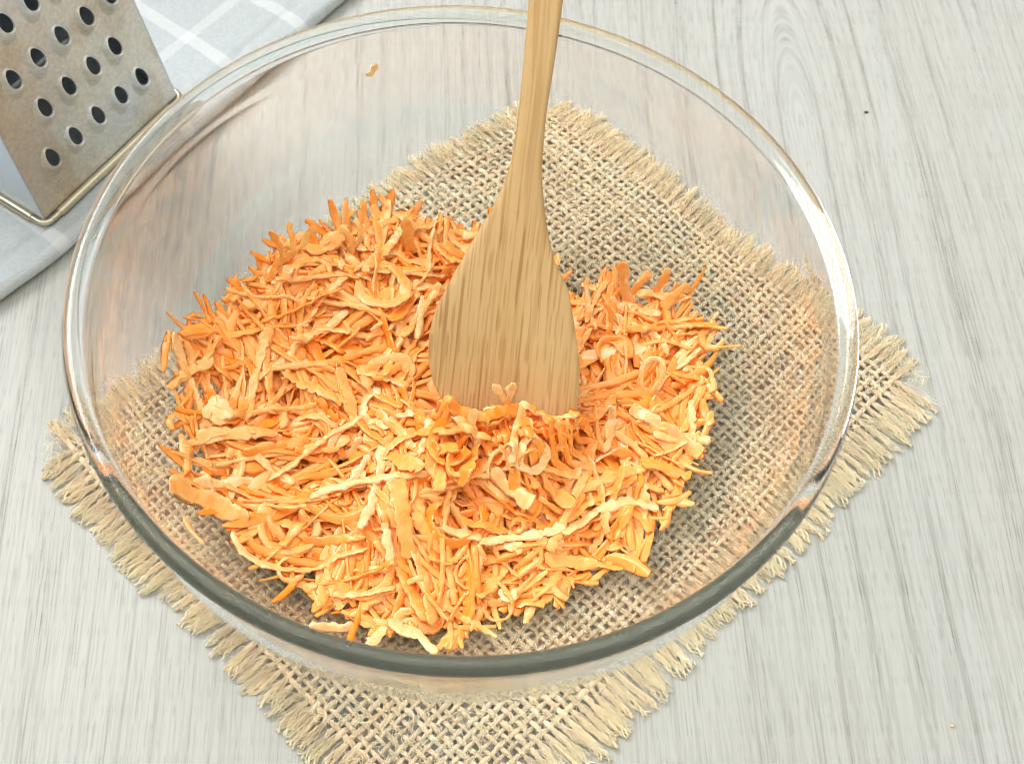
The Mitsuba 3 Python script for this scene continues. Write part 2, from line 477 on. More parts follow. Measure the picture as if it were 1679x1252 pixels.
# an even, smooth profile (no facets in the reflections)
from scipy.ndimage import gaussian_filter1d
arc = np.r_[0, np.cumsum(np.linalg.norm(np.diff(pts, axis=0), axis=1))]
sa_ = np.linspace(0, arc[-1], int(arc[-1] / .0002))
pts = np.c_[np.interp(sa_, arc, pts[:, 0]), np.interp(sa_, arc, pts[:, 1])]
mir = np.vstack([pts[1:40][::-1] * [-1, 1], pts, pts[-40:-1][::-1] * [-1, 1]])
pts = gaussian_filter1d(mir, 3.0, axis=0)[39:-39]
pts = pts[np.r_[0:len(pts) - 1:3, len(pts) - 1]]
pts[0, 0] = pts[-1, 0] = 0
NS = 288
an = np.arange(NS) * 2 * np.pi / NS
V = np.stack([pts[:, 0][:, None] * np.cos(an), pts[:, 0][:, None] * np.sin(an), np.broadcast_to(pts[:, 1][:, None], (len(pts), NS))], -1).reshape(-1, 3)
m = trimesh.Trimesh(V, grid_faces(len(pts), NS, True), process=False)
m.merge_vertices(digits_vertex=7)
m.update_faces(m.nondegenerate_faces())
if m.volume < 0:
    m.invert()
scene['glass_mat'] = {'type': 'dielectric', 'int_ior': 1.48, 'ext_ior': 1.0, 'specular_transmittance': {'type': 'rgb', 'value': [.990, .996, .988]}}
bowl_key = put('glass_bowl', m, 'glass_mat', smooth=True, label='large clear round glass mixing bowl holding grated carrot on the burlap', cat='bowl')

scene[bowl_key]['interior'] = {'type': 'homogeneous', 'albedo': {'type': 'rgb', 'value': [.86, .94, .80]}, 'sigma_t': 10.0}  # faint scattering added in the glass to lighten its rim and veil the walls
IN_R = np.array([q[0] for q in pts[::-1]])
IN_Z = np.array([q[1] for q in pts[::-1]])
kk = int(np.argmax(IN_R > .1236))
IN_R, IN_Z = np.maximum.accumulate(IN_R[:kk]), IN_Z[:kk]


def floor_z(r):
    return np.interp(r, IN_R, IN_Z, right=.12)


# ------------------------------------------------------------------ wooden spatula
SP0 = np.array([.0174, -.0013, .0340])
SA = np.array([-.0142, .8424, .5386])
SL = np.array([.9999, .0169, 0.])
SN = np.array([.0091, -.5386, .8425])


def bamboo(p, n, uv):
    s = dot(p, tuple(SA), tuple(SP0))
    a = dot(p, tuple(SL), tuple(SP0)) + .0017 * (noise(s * 25, 1.0, 0.0) - .5)
    z = dot(p, tuple(SN), tuple(SP0))
    lam = noise(a * 520, s * 2.5, 2.0)
    fine = smoothstep(.46, .80, noise(a * 1350, s * 20, z * 200))
    dash = smoothstep(.48, .80, noise(a * 1550 + 5.0, s * 95, z * 200))
    blade = smoothstep(.088, .060, s)
    c = mix((.495, .295, .112), (.605, .410, .190), .35 * lam + .65 * fbm(a * 90, s * 12, 3.0, 2))
    d = smoothstep(.50, .80, lam) * .30 * (1 - .9 * blade) + fine * .34 + dash * (.10 + .34 * blade)
    c = c * (1 - d) + mi.Color3f(.33, .150, .035) * d
    stain = blade * smoothstep(.40, .75, fbm(a * 30, s * 26, 8.0, 2)) * .22 * smoothstep(.055, .015, s)
    juice = smoothstep(.030, -.004, s + .012 * (fbm(a * 90, s * 60, 1.0, 2) - .5)) * .28
    c = c * (1 - stain) + c * mi.Color3f(.72, .62, .50) * stain
    return c * (1 - juice) + c * mi.Color3f(1.0, .72, .38) * juice


def bamboo_bump(p, n, uv):
    s = dot(p, tuple(SA), tuple(SP0))
    a = dot(p, tuple(SL), tuple(SP0))
    return -.00006 * smoothstep(.50, .78, noise(a * 1750 + 5.0, s * 105, 0.0))


scene['bamboo_mat'] = {'type': 'bumpmap', 'arbitrary': mikit.proc(bamboo_bump, 2e-4), 'scale': 1.0,
                       'bsdf': {'type': 'principled', 'base_color': mikit.proc(bamboo), 'roughness': .5, 'specular': .4}}
S_ = np.array([-26, -24.5, -21, -16, -9, 0, 7.5, 15, 22.5, 30, 45.5, 56.5, 61, 75.5, 91, 106, 129, 151.5, 190, 240]) / 1000
L_ = np.array([-1.5, -8, -14.5, -18.5, -21.5, -24.6, -28.8, -31.1, -31.7, -31.0, -25.6, -20.6, -18.6, -12.0, -7.5, -6.45, -6.3, -6.5, -7.0, -8.0]) / 1000
R_ = np.array([3.5, 10, 17, 21.3, 24.2, 25.9, 26.2, 25.7, 24.6, 22.8, 18.6, 12.4, 10.6, 6.9, 4.4, 4.15, 5.3, 6.3, 7.0, 8.0]) / 1000
from scipy.interpolate import PchipInterpolator
ss = np.r_[np.linspace(-.026, -.010, 30), np.linspace(-.0095, .240, 200)]
lf, rt = PchipInterpolator(S_, L_)(ss), PchipInterpolator(S_, R_)(ss)
half, mid = (rt - lf) / 2, (rt + lf) / 2
tk = np.interp(ss, [-.026, -.015, .02, .07, .1, .24], [.0006, .0013, .0022, .0035, .0040, .0042])
cs = np.linspace(0, 2 * np.pi, 48, endpoint=False)
ex = .30
ca, sa = np.sign(np.cos(cs)) * np.abs(np.cos(cs)) ** ex, np.sign(np.sin(cs)) * np.abs(np.sin(cs)) ** (ex + .25)
bev = np.minimum(1, .0016 / half)[:, None]
lat = mid[:, None] + half[:, None] * ca[None]
crown = .0012 * np.clip(half / .03, 0, 1)[:, None] * (1 - ca[None] ** 2) * -1     # a shallow hollow in the blade
nn = tk[:, None] * (sa[None] - 1) + crown * (ss[:, None] < .07) * np.clip((.07 - ss[:, None]) / .05, 0, 1)
V = SP0 + ss[:, None, None] * SA + lat[..., None] * SL + nn[..., None] * SN
F = grid_faces(len(ss), 48, True)
kcut = int(np.searchsorted(ss, .088))
labels['wooden_spatula'] = {'label': 'bamboo spatula stuck blade down in the carrot with its handle over the back rim', 'category': 'spatula'}
for nm, sl in (('blade', slice(0, kcut + 1)), ('handle', slice(kcut, len(ss)))):
    Q = V[sl]
    fz = grid_faces(len(Q), 48, True)[:, ::-1]
    cap = 0 if nm == 'blade' else len(Q) - 1
    vv = np.vstack([Q.reshape(-1, 3), Q[cap].mean(0)[None]])
    j = np.arange(48)
    fan = np.stack([cap * 48 + j, cap * 48 + (j + 1) % 48, np.full(48, len(vv) - 1)], -1)
    mm = trimesh.Trimesh(vv, np.vstack([fz, fan]), process=False)
    trimesh.repair.fix_normals(mm)
    put('wooden_spatula__' + nm, mm, 'bamboo_mat', smooth=50)

# ------------------------------------------------------------------ grated carrot
scene['carrot_mat'] = {'type': 'twosided', 'bsdf': {'type': 'principled', 'base_color': {'type': 'mesh_attribute', 'name': 'vertex_color'}, 'roughness': .30, 'specular': .55}}
FOOT = Polygon([(-.112, .006), (-.103, -.024), (-.098, -.046), (-.079, -.056), (-.060, -.071), (-.028, -.087), (.006, -.0885), (.034, -.071), (.068, -.052), (.081, -.032), (.098, .010),
                (.096, .046), (.077, .068), (.042, .074), (.003, .094), (-.040, .093), (-.081, .067), (-.099, .039)])
GR = .001
gx = np.arange(-.135, .1351, GR)
GX, GY = np.meshgrid(gx, gx, indexing='ij')
Hm = floor_z(np.hypot(GX, GY))
import shapely
pg = shapely.points(GX.ravel(), GY.ravel())
inside_ = shapely.contains(FOOT, pg)
dist = np.where(inside_, shapely.distance(FOOT.exterior, pg), 0).reshape(GX.shape)
lump = meshkit.fbm(np.stack([GX * 30, GY * 30, 0 * GX], -1), 2, 21)
target = .007 + .022 * (1 - np.exp(-dist / .014)) * np.clip(.45 + 1.1 * lump, .3, 2)
for bx, by, br, bh in ((-.048, .056, .026, .019), (-.086, .004, .020, .007), (-.060, -.034, .016, .006), (-.004, -.056, .024, .013), (.062, -.026, .022, .009), (.076, .036, .022, .014),
                       (.013, -.030, .028, .017), (-.036, -.012, .020, -.014), (.030, .052, .018, -.010), (.040, -.012, .010, -.006), (-.020, .030, .014, -.006)):
    target += bh * np.exp(-((GX - bx) ** 2 + (GY - by) ** 2) / br ** 2) * np.clip(dist / .010, 0, 1)
target = np.where(dist > 0, np.maximum(target, .005), 0)
# the buried tip of the blade carries shreds too
qx, qy = GX - SP0[0], GY - SP0[1]
s_b = qy / SA[1]
tip = (s_b > -.026) & (s_b < -.0005) & (qx > np.interp(s_b, ss, lf) - .001) & (qx < np.interp(s_b, ss, rt) + .001)
BLADE_TOP = SP0[2] + s_b * SA[2] + .0022
ON_TIP = np.zeros_like(tip)
Hfloor = Hm.copy()


def sample_h(x, y):
    i = np.clip((x - gx[0]) / GR, 0, len(gx) - 1.001)
    j = np.clip((y - gx[0]) / GR, 0, len(gx) - 1.001)
    a, b = i.astype(int), j.astype(int)
    u, w_ = i - a, j - b
    return (Hm[a, b] * (1 - u) + Hm[a + 1, b] * u) * (1 - w_) + (Hm[a, b + 1] * (1 - u) + Hm[a + 1, b + 1] * u) * w_


def in_spatula(P):
    q = P - SP0
    s, l, n_ = q @ SA, q @ SL, q @ SN
    lo, hi = np.interp(s, ss, lf), np.interp(s, ss, rt)
    return (s > -.027) & (l > lo - .0012) & (l < hi + .0012) & (n_ > -.010) & (n_ < .0012)


DEEP, MIDC, PALE, YEL = np.array([.99, .275, .022]), np.array([.99, .415, .100]), np.array([.99, .59, .275]), np.array([.99, .67, .33])


def shred_mesh(path, width, thick, up, detail, tone, seed):
    """A grated shred: a ragged flattened strip along the path. Returns vertices, faces, colours."""
    n = len(path)
    sides = 9 if detail else 5
    t = np.gradient(path, axis=0)
    t /= np.linalg.norm(t, axis=1, keepdims=True) + 1e-12
    a = np.cross(up, t)
    a /= np.linalg.norm(a, axis=1, keepdims=True) + 1e-9
    b = np.cross(t, a)
    r = np.random.default_rng(seed)
    s = np.linspace(0, 1, n)
    tw = np.cumsum(r.normal(0, .10, n)) + r.normal(0, .25)
    a, b = a * np.cos(tw)[:, None] + b * np.sin(tw)[:, None], b * np.cos(tw)[:, None] - a * np.sin(tw)[:, None]
    env = np.minimum(1, np.minimum(s * r.uniform(5, 16), (1 - s) * r.uniform(5, 16)) + r.uniform(.35, .75))
    low = np.interp(s, np.linspace(0, 1, 6), r.uniform(.72, 1.25, 6))
    wd = width / 2 * env * low
    th = thick / 2 * np.minimum(1, env * 1.3) * np.interp(s, np.linspace(0, 1, 5), r.uniform(.75, 1.2, 5))
    ang = (np.arange(sides) + .5) * 2 * np.pi / sides
    ca, sa_ = np.cos(ang), np.sin(ang)
    rag = r.normal(0, 1, (n, sides))
    rag[1:-1] = rag[:-2] * .3 + rag[1:-1] * .5 + rag[2:] * .3
    rag = 1 + .23 * min(1.15, .0028 / width) * rag * (.55 + np.abs(ca))[None]
    notch = (r.random((n, 2)) < .07) * r.uniform(.2, .6, (n, 2))
    saw = r.uniform(.05, .34) * min(1, .0034 / width) * (np.arange(n) % 2) * r.random(n)      # the toothed edge the grater leaves
    side = r.random() < .5
    rag[:, (ca > .3) if side else (ca < -.3)] *= (1 + saw - saw.mean())[:, None]
    rag[:, ca > 0] *= 1 - notch[:, :1]
    rag[:, ca < 0] *= 1 - notch[:, 1:]
    groove = 1 - .35 * (np.abs(ca) < .6)[None] * r.uniform(.2, 1)
    v = path[:, None] + a[:, None] * (wd[:, None] * ca[None] * rag)[..., None] + b[:, None] * (th[:, None] * sa_[None] * rag * groove)[..., None]
    i = grid_faces(n, sides, True)[:, ::-1]
    fan = np.array([[0, k, k + 1] for k in range(1, sides - 1)])
    f = np.vstack([i, fan, (fan + (n - 1) * sides)[:, ::-1]])
    edge_ = np.abs(ca)[None] ** 3 * np.ones((n, 1))
    k = np.clip(tone + .32 * (edge_ - .4) + r.normal(0, .09, (n, sides)) + .25 * (np.interp(s, np.linspace(0, 1, 6), r.random(6)) - .5)[:, None], 0, 1.25)[..., None]
    c = np.where(k < .5, DEEP + (MIDC - DEEP) * k * 2, MIDC + (PALE - MIDC) * (k - .5) * 2)
    c = c + (YEL - PALE) * np.clip(k - 1, 0, 1) * 3 * .6
    return v.reshape(-1, 3), f, np.clip(c.reshape(-1, 3), .005, .92)


shreds = []
rs = np.random.default_rng(42)


def shred_width():
    q = rs.random()
    if q < .17:
        return float(rs.uniform(.0014, .0022))
    if q < .78:
        return float(rs.uniform(.0022, .0040))
    return float(rs.uniform(.0040, .0060))


def drop(cx, cy, L, width, thick, az, curl, lift, last):
    """Lays one shred on the pile as it is now; returns its path or None."""
    n = int(np.clip(L / .0011, 12, 40)) if last else int(np.clip(L / .0028, 6, 14))
    s = np.linspace(-.5, .5, n)
    head = az + curl * s + .12 * np.sin(s * 7 + rs.uniform(0, 6)) * rs.uniform(0, 1)
    st = np.stack([np.cos(head), np.sin(head)], -1) * L / (n - 1)
    xy = np.cumsum(st, 0)
    xy += np.array([cx, cy]) - xy.mean(0)
    r = np.hypot(xy[:, 0], xy[:, 1])
    lim = .121
    if (r > lim).any():
        return None
    h = sample_h(xy[:, 0], xy[:, 1])
    B = np.stack([np.ones(n), s, s * s], -1)
    co = np.linalg.lstsq(B, h, rcond=None)[0]
    co[2] *= .8
    z = B @ co
    hs = np.convolve(np.r_[h[:1], h, h[-1:]], np.ones(3) / 3, 'valid')
    stiff = .65 if np.hypot(cx, cy) < .072 else .15
    z = stiff * z + (1 - stiff) * hs
    z += np.clip(np.quantile(h - z, .72) - .0009, -.0006, .004 if stiff > .5 else .001)
    fl = floor_z(r)
    on_tip = ON_TIP[np.clip(np.rint((xy[:, 0] - gx[0]) / GR).astype(int), 0, len(gx) - 1), np.clip(np.rint((xy[:, 1] - gx[0]) / GR).astype(int), 0, len(gx) - 1)]
    z = np.maximum(z, h - np.where(on_tip, -.0004, .0030))
    z = np.maximum(z + thick * .5, fl + thick * .6)
    if lift:
        e = (s + .5) if rs.random() < .5 else (.5 - s)
        z = z + lift * np.clip(e - .25, 0, 1) ** 1.6
    P = np.c_[xy, z]
    if in_spatula(P).any():
        return None
    ok = (z - h) < .0030
    for q, zz, o in zip(xy, z, ok):
        if not o:
            continue
        i, j = int(round((q[0] - gx[0]) / GR)), int(round((q[1] - gx[0]) / GR))
        w_ = 1
        blk = Hm[i - w_:i + w_ + 1, j - w_:j + w_ + 1]
        np.maximum(blk, np.minimum(zz + thick * .35, blk + .0022), out=blk)
    return P


gdx, gdy = np.gradient(dist, GR)


def lay(x, y):
    # shreds fall in bundles: neighbours lie roughly alike
    q = np.array([[x * 38 + 7, y * 38, 1.0], [x * 38 + 50, y * 38, 2.0]])
    g = meshkit.noise(q, 77) - .5
    return math.atan2(g[1], g[0]) + rs.normal(0, .38)


def heading(ci):
    # near the border a shred lies along it: ends that stick out slide back down the glass
    if dist[ci[0], ci[1]] < .012 and rs.random() < .85:
        return math.atan2(gdx[ci[0], ci[1]], -gdy[ci[0], ci[1]]) + rs.normal(0, .55)
    return lay(gx[ci[0]], gx[ci[1]]) if rs.random() < .72 else rs.uniform(0, 2 * np.pi)


Zt = Hfloor + target
for stage in (0, 1):      # first the bed round the blade, then the shreds that bury its tip
    near_tip = (s_b > -.034) & (s_b < .001) & (qx > -.036) & (qx < .034)
    if stage == 0:
        cells = np.argwhere((dist > 0) & ~tip)
    else:
        ON_TIP = tip
        Hm = np.where(tip, np.maximum(Hm, BLADE_TOP), Hm)
        Zt = np.where(tip, np.maximum(Zt, BLADE_TOP + .0050 * np.clip(-s_b / .005, .3, 1)), Zt)
        cells = np.argwhere((dist > 0) & near_tip)
    prev = None
    flat_w = None
    count, tries = 0, 0
    full = None
    while count < (3200 if stage == 0 else 130) and tries < (11000 if stage == 0 else 700):
        tries += 1
        if flat_w is None or tries % 60 == 0:
            need = np.clip(Zt - Hm, 0, None)
            flat_w = need[cells[:, 0], cells[:, 1]]
            tot = flat_w.sum()
            full = full or (target.sum() if stage == 0 else tot)
            frac = tot / full
            if frac < (.035 if stage == 0 else .12):
                break
            cdf = np.cumsum(flat_w) / tot
        again = prev is not None and rs.random() < .55
        if again:      # shreds hang together in bundles
            pa, pw, pc = prev
            o, q_ = pw * rs.uniform(.6, 1.2) * rs.choice([-1, 1]), rs.normal(0, .004)
            cx, cy = pc[0] - o * math.sin(pa) + q_ * math.cos(pa), pc[1] + o * math.cos(pa) + q_ * math.sin(pa)
            ci = np.array([int(round((cx - gx[0]) / GR)), int(round((cy - gx[0]) / GR))])
            if not (0 < ci[0] < len(gx) - 1 and 0 < ci[1] < len(gx) - 1) or dist[ci[0], ci[1]] <= 0 or dist[ci[0], ci[1]] < .012 or Hm[ci[0], ci[1]] > Zt[ci[0], ci[1]] + .003:
                prev = None
                continue
        else:
            ci = cells[int(np.searchsorted(cdf, rs.random()))]
            cx, cy = gx[ci[0]] + rs.uniform(-.5, .5) * GR, gx[ci[1]] + rs.uniform(-.5, .5) * GR
        late = frac < .34 or stage == 1
        L = float(np.clip(rs.normal(.027, .010), .008, .050))
        if dist[ci[0], ci[1]] < .011:
            L = min(L, rs.uniform(.009, .019))
        width = shred_width()
        thick = float(np.clip(rs.normal(.0016, .0003), .0010, .0023))
        curl = rs.normal(0, .42) if rs.random() < .90 else rs.choice([-1, 1]) * rs.uniform(2, 4.5)
        lift = abs(rs.normal(0, .006)) if (late and rs.random() < .30) else 0
        az = prev[0] + rs.normal(0, .13) if again else heading(ci)
        P = drop(cx, cy, L, width, thick, az, curl, lift, late)
        prev = None if P is None else (az, width, (cx, cy))
        if P is None:
            continue
        top_ = max(0, 1 - frac / .34)
        tone = float(np.clip(rs.normal(.30 + (.18 * top_ if late else 0), .20), .02, 1.0))  # tops drier and paler; buried shreds saturated, glow in gaps put into colour
        shreds.append((P, width, thick, tone, late))
        count += 1
cells = np.argwhere(dist > 0)
tip_cells = np.argwhere((s_b > -.034) & (s_b < -.006) & (qx > -.034) & (qx < .040))
# a last loose scatter over the top, longer strands, some standing up
extra = 0
while extra < 270:
    if extra > 6:
        ci = cells[rs.integers(len(cells))]
    else:      # over the buried blade, the barest spot first
        opts = tip_cells[rs.integers(len(tip_cells), size=8)]
        ci = opts[np.argmin([Hm[o[0], o[1]] - (SP0[2] + s_b[o[0], o[1]] * SA[2]) + abs(s_b[o[0], o[1]] + .012) * .3 for o in opts])]
    if dist[ci[0], ci[1]] < .004:
        continue
    cx, cy = gx[ci[0]], gx[ci[1]]
    L = float(np.clip(rs.normal(.028, .010), .010, .050))
    width = shred_width()
    thick = float(np.clip(rs.normal(.0016, .0003), .0010, .0023))
    curl = rs.normal(0, .45) if rs.random() < .86 else rs.choice([-1, 1]) * rs.uniform(2.5, 5)
    lift = abs(rs.normal(0, .008)) if rs.random() < .26 else 0
    if dist[ci[0], ci[1]] < .014:
        L, lift = min(L, .022), 0
    if extra <= 6:
        lift = 0
    P = drop(cx, cy, L, width, thick, heading(ci), curl, lift, True)
    if P is None:
        continue
    shreds.append((P, width, thick, float(np.clip(rs.normal(.54, .24), .05, 1.0)), True))
    extra += 1
print('shreds', len(shreds), 'tries', tries, 'max height', Hm[dist > 0].max())

UPV = np.array([0, 0, 1.0])
# shreds that stand out one by one: (shape, width, tone, branches as points in metres)
HERO = [  # lighter tone of standing back pieces stands in for light passing through
    ("forked", .0034, .5, [[[-0.0833, 0.049, 0.04], [-0.0794, 0.0525, 0.046], [-0.0766, 0.0543, 0.052], [-0.0783, 0.0559, 0.058], [-0.0809, 0.0568, 0.064]], [[-0.0765, 0.0537, 0.052], [-0.0712, 0.0544, 0.056], [-0.0675, 0.0576, 0.06], [-0.0644, 0.0606, 0.065]], [[-0.0716, 0.0543, 0.056], [-0.0729, 0.0581, 0.06], [-0.0747, 0.062, 0.064]]]),
    ("leftchunk", .0038, .8, [[[-0.0985, -0.0085, 0.046], [-0.1029, -0.0025, 0.049], [-0.1059, 0.0038, 0.053], [-0.1082, 0.0083, 0.058], [-0.1093, 0.0109, 0.063]], [[-0.1047, 0.0017, 0.052], [-0.1093, 0.0022, 0.052], [-0.1132, 0.0012, 0.0515]]]),
    ("curl", 0.0022, 0.45, [[[-0.051, 0.0889, 0.046], [-0.05, 0.0863, 0.044], [-0.0475, 0.0856, 0.043], [-0.045, 0.0861, 0.044], [-0.0434, 0.0873, 0.047], [-0.0421, 0.0885, 0.05]]]),
    ("wallsliver", 0.0015, 0.81, [[[-0.0918, -0.0599, 0.05], [-0.0895, -0.0628, 0.047], [-0.0866, -0.0657, 0.044], [-0.0831, -0.0683, 0.042]]]),
    ("rimpale", 0.0029, 0.96, [[[-0.0701, -0.0881, 0.058], [-0.0656, -0.089, 0.055], [-0.0607, -0.0902, 0.052], [-0.0562, -0.0919, 0.049]]]),
    ("ribbon", 0.0085, 0.55, [[[-0.0998, -0.0494, 0.046], [-0.0933, -0.0482, 0.042], [-0.0859, -0.0487, 0.04], [-0.0781, -0.0506, 0.039], [-0.0712, -0.0529, 0.0385]]]),
    ("longpair", 0.0024, 0.85, [[[0.0804, 0.035, 0.038], [0.0879, 0.0439, 0.041], [0.0953, 0.0499, 0.045], [0.1044, 0.0565, 0.05]], [[0.0817, 0.031, 0.038], [0.0904, 0.0394, 0.041], [0.0979, 0.0455, 0.044], [0.1037, 0.051, 0.047]]]),
    ("ring", 0.0022, 0.75, [[[0.07, 0.0188, 0.042], [0.0675, 0.0221, 0.045], [0.0679, 0.0262, 0.048], [0.0711, 0.0292, 0.05], [0.0744, 0.0285, 0.05], [0.0757, 0.0253, 0.048], [0.0745, 0.0216, 0.045], [0.0722, 0.0191, 0.042]]]),
    ("stick", 0.003, 0.85, [[[0.0091, -0.0056, 0.0415], [0.017, -0.0051, 0.0405], [0.0261, -0.0052, 0.04], [0.0352, -0.0051, 0.0395], [0.0447, -0.0046, 0.039]]]),
    ("fork2", 0.003, 0.8, [[[0.0189, -0.0102, 0.04], [0.0174, -0.0062, 0.044], [0.0148, -0.0045, 0.048], [0.0113, -0.0037, 0.053]], [[0.0174, -0.006, 0.044], [0.0178, -0.0045, 0.05], [0.0187, -0.0029, 0.055]]]),
    ("stand", 0.0034, 0.75, [[[0.0084, -0.0192, 0.04], [0.0063, -0.0153, 0.044], [0.0048, -0.01, 0.05]]]),
    ("standr", 0.0034, 0.85, [[[0.0557, -0.0082, 0.04], [0.0571, -0.0036, 0.045], [0.0571, 0.0005, 0.05], [0.0554, 0.0027, 0.056]]]),
    ("topstub", .0046, .5, [[[-0.0286, 0.0758, 0.04], [-0.0304, 0.077, 0.05], [-0.0316, 0.0796, 0.058]]]),
    ("backfan", .0030, .6, [[[-0.0518, 0.0681, 0.04], [-0.0527, 0.071, 0.046], [-0.0575, 0.0741, 0.05]], [[-0.0517, 0.0696, 0.042], [-0.0486, 0.073, 0.048], [-0.0519, 0.077, 0.052]]]),
    ("flakewall", 0.003, 1.2, [[[-0.0551, 0.1243, 0.08], [-0.053, 0.124, 0.083], [-0.0512, 0.1236, 0.086]]]),
    ("flakeback", .0034, .6, [[[0.0713, 0.066, 0.04], [0.074, 0.0674, 0.046], [0.0749, 0.0696, 0.052]]]),
    ("rightfan", .0040, .62, [[[0.0616, 0.0625, 0.036], [0.0588, 0.0653, 0.042], [0.0574, 0.0681, 0.048], [0.0571, 0.0694, 0.053]], [[0.0613, 0.064, 0.038], [0.0648, 0.0669, 0.043], [0.0683, 0.0696, 0.048]]]),
    ("rightstub", .0042, .6, [[[0.0748, 0.0585, 0.038], [0.0787, 0.0614, 0.043], [0.0836, 0.0631, 0.049]]]),
    ("frontpale", 0.0043, 0.96, [[[-0.0153, -0.0826, 0.034], [-0.0117, -0.0858, 0.032], [-0.0059, -0.087, 0.031], [-0.0004, -0.0916, 0.03], [0.0025, -0.0934, 0.03]]]),
    ("frontpale2", 0.0041, 0.96, [[[-0.0284, -0.086, 0.036], [-0.0311, -0.089, 0.036], [-0.0371, -0.0901, 0.038], [-0.0427, -0.0933, 0.04]]]),
    ("frontpale3", 0.0036, 0.96, [[[-0.0165, -0.0861, 0.034], [-0.0186, -0.0893, 0.033], [-0.0219, -0.0955, 0.034]]]),
    ("bigpale", 0.0036, 0.91, [[[0.0422, -0.0441, 0.044], [0.049, -0.0376, 0.047], [0.0581, -0.0302, 0.049], [0.0689, -0.0264, 0.048], [0.0778, -0.0264, 0.044]]]),
    ("bigpale2", 0.0041, 0.96, [[[0.0128, -0.0515, 0.042], [0.0232, -0.0479, 0.043], [0.0337, -0.0457, 0.044], [0.0431, -0.0421, 0.044]]]),
    ("palecurl", 0.0043, 0.96, [[[0.0277, -0.0275, 0.046], [0.0234, -0.0254, 0.048], [0.0246, -0.0206, 0.05], [0.0298, -0.0175, 0.05], [0.0334, -0.0192, 0.048], [0.0317, -0.024, 0.046], [0.0272, -0.0271, 0.046]]]),
    ("arc", 0.0029, 0.86, [[[-0.0515, -0.0401, 0.042], [-0.0455, -0.0361, 0.045], [-0.035, -0.0333, 0.046], [-0.0221, -0.0319, 0.045], [-0.0095, -0.0281, 0.044]]]),
    ("arc2", 0.0031, 0.81, [[[-0.076, -0.0585, 0.034], [-0.0692, -0.066, 0.034], [-0.0577, -0.069, 0.036], [-0.0474, -0.0663, 0.038], [-0.0374, -0.0614, 0.04], [-0.0273, -0.0571, 0.041]]]),
    ("leftpale", 0.0064, 0.81, [[[-0.0947, -0.0061, 0.048], [-0.0894, -0.0106, 0.048], [-0.0894, -0.0171, 0.046]], [[-0.0963, -0.0121, 0.047], [-0.09, -0.0125, 0.049], [-0.0842, -0.0124, 0.047]]]),
]
HERO_LABEL = {'forked': 'tall forked orange carrot strand standing up at the back left edge of the heap',
    'leftchunk': 'knobbly upright carrot strand with a side spur at the far left edge of the heap',
    'curl': 'small hooked carrot strand stranded on the glass behind the heap',
    'wallsliver': 'thin straight yellow carrot sliver alone on the glass at front left',
    'rimpale': 'pale yellow carrot strip close under the front left rim of the bowl',
    'ribbon': 'broad flat carrot ribbon poking out of the left front edge of the heap',
    'longpair': 'long double carrot strand reaching out over the glass at the right',
    'ring': 'thin carrot strand curled into an upright ring right of the spatula',
    'stick': 'straight light carrot stick lying across the foot of the spatula blade',
    'fork2': 'small pale forked carrot strand leaning on the foot of the spatula blade',
    'stand': 'short upright carrot stub in front of the left corner of the blade',
    'standr': 'upright pale carrot strand just right of the foot of the blade',
    'topstub': 'thick orange carrot stub standing at the back of the heap',
    'backfan': 'forked carrot strand on the back edge of the heap left of the thick stub',
    'flakewall': 'tiny pale carrot flake stuck high on the back wall of the bowl',
    'flakeback': 'pointed carrot flake sticking up from the back right edge of the heap',
    'rightfan': 'fan shaped carrot piece standing on the back edge right of the spatula',
    'rightstub': 'blunt carrot piece tilted outwards at the upper right edge of the heap',
    'frontpale': 'pale yellow carrot strip hanging out at the front end of the heap',
    'frontpale2': 'bright yellow carrot scrap at the front left end of the heap',
    'frontpale3': 'stubby pale yellow carrot scrap pointing to the front rim',
    'bigpale': 'long pale carrot strip arching over the right front of the heap',
    'bigpale2': 'wide cream coloured carrot strip lying at the front centre of the heap',
    'palecurl': 'pale curled carrot peel in front of the spatula',
    'arc': "long pale arched carrot strip left of the heap's centre front", 'arc2': 'long light orange carrot strip along the front left edge of the heap',
    'leftpale': 'cream coloured broad carrot chip on the left side of the heap'}
LYING = {'arc', 'bigpale', 'leftpale', 'frontpale3', 'stick', 'bigpale2', 'frontpale2', 'palecurl', 'arc2', 'frontpale', 'ribbon'}


def refine(br, step=.0011):
    br = np.array(br)
    k = np.r_[0, np.cumsum(np.linalg.norm(np.diff(br, axis=0), axis=1))]
    u = np.linspace(0, k[-1], max(8, int(k[-1] / step)))
    return np.c_[PchipInterpolator(k, br[:, 0])(u), PchipInterpolator(k, br[:, 1])(u), PchipInterpolator(k, br[:, 2])(u)]


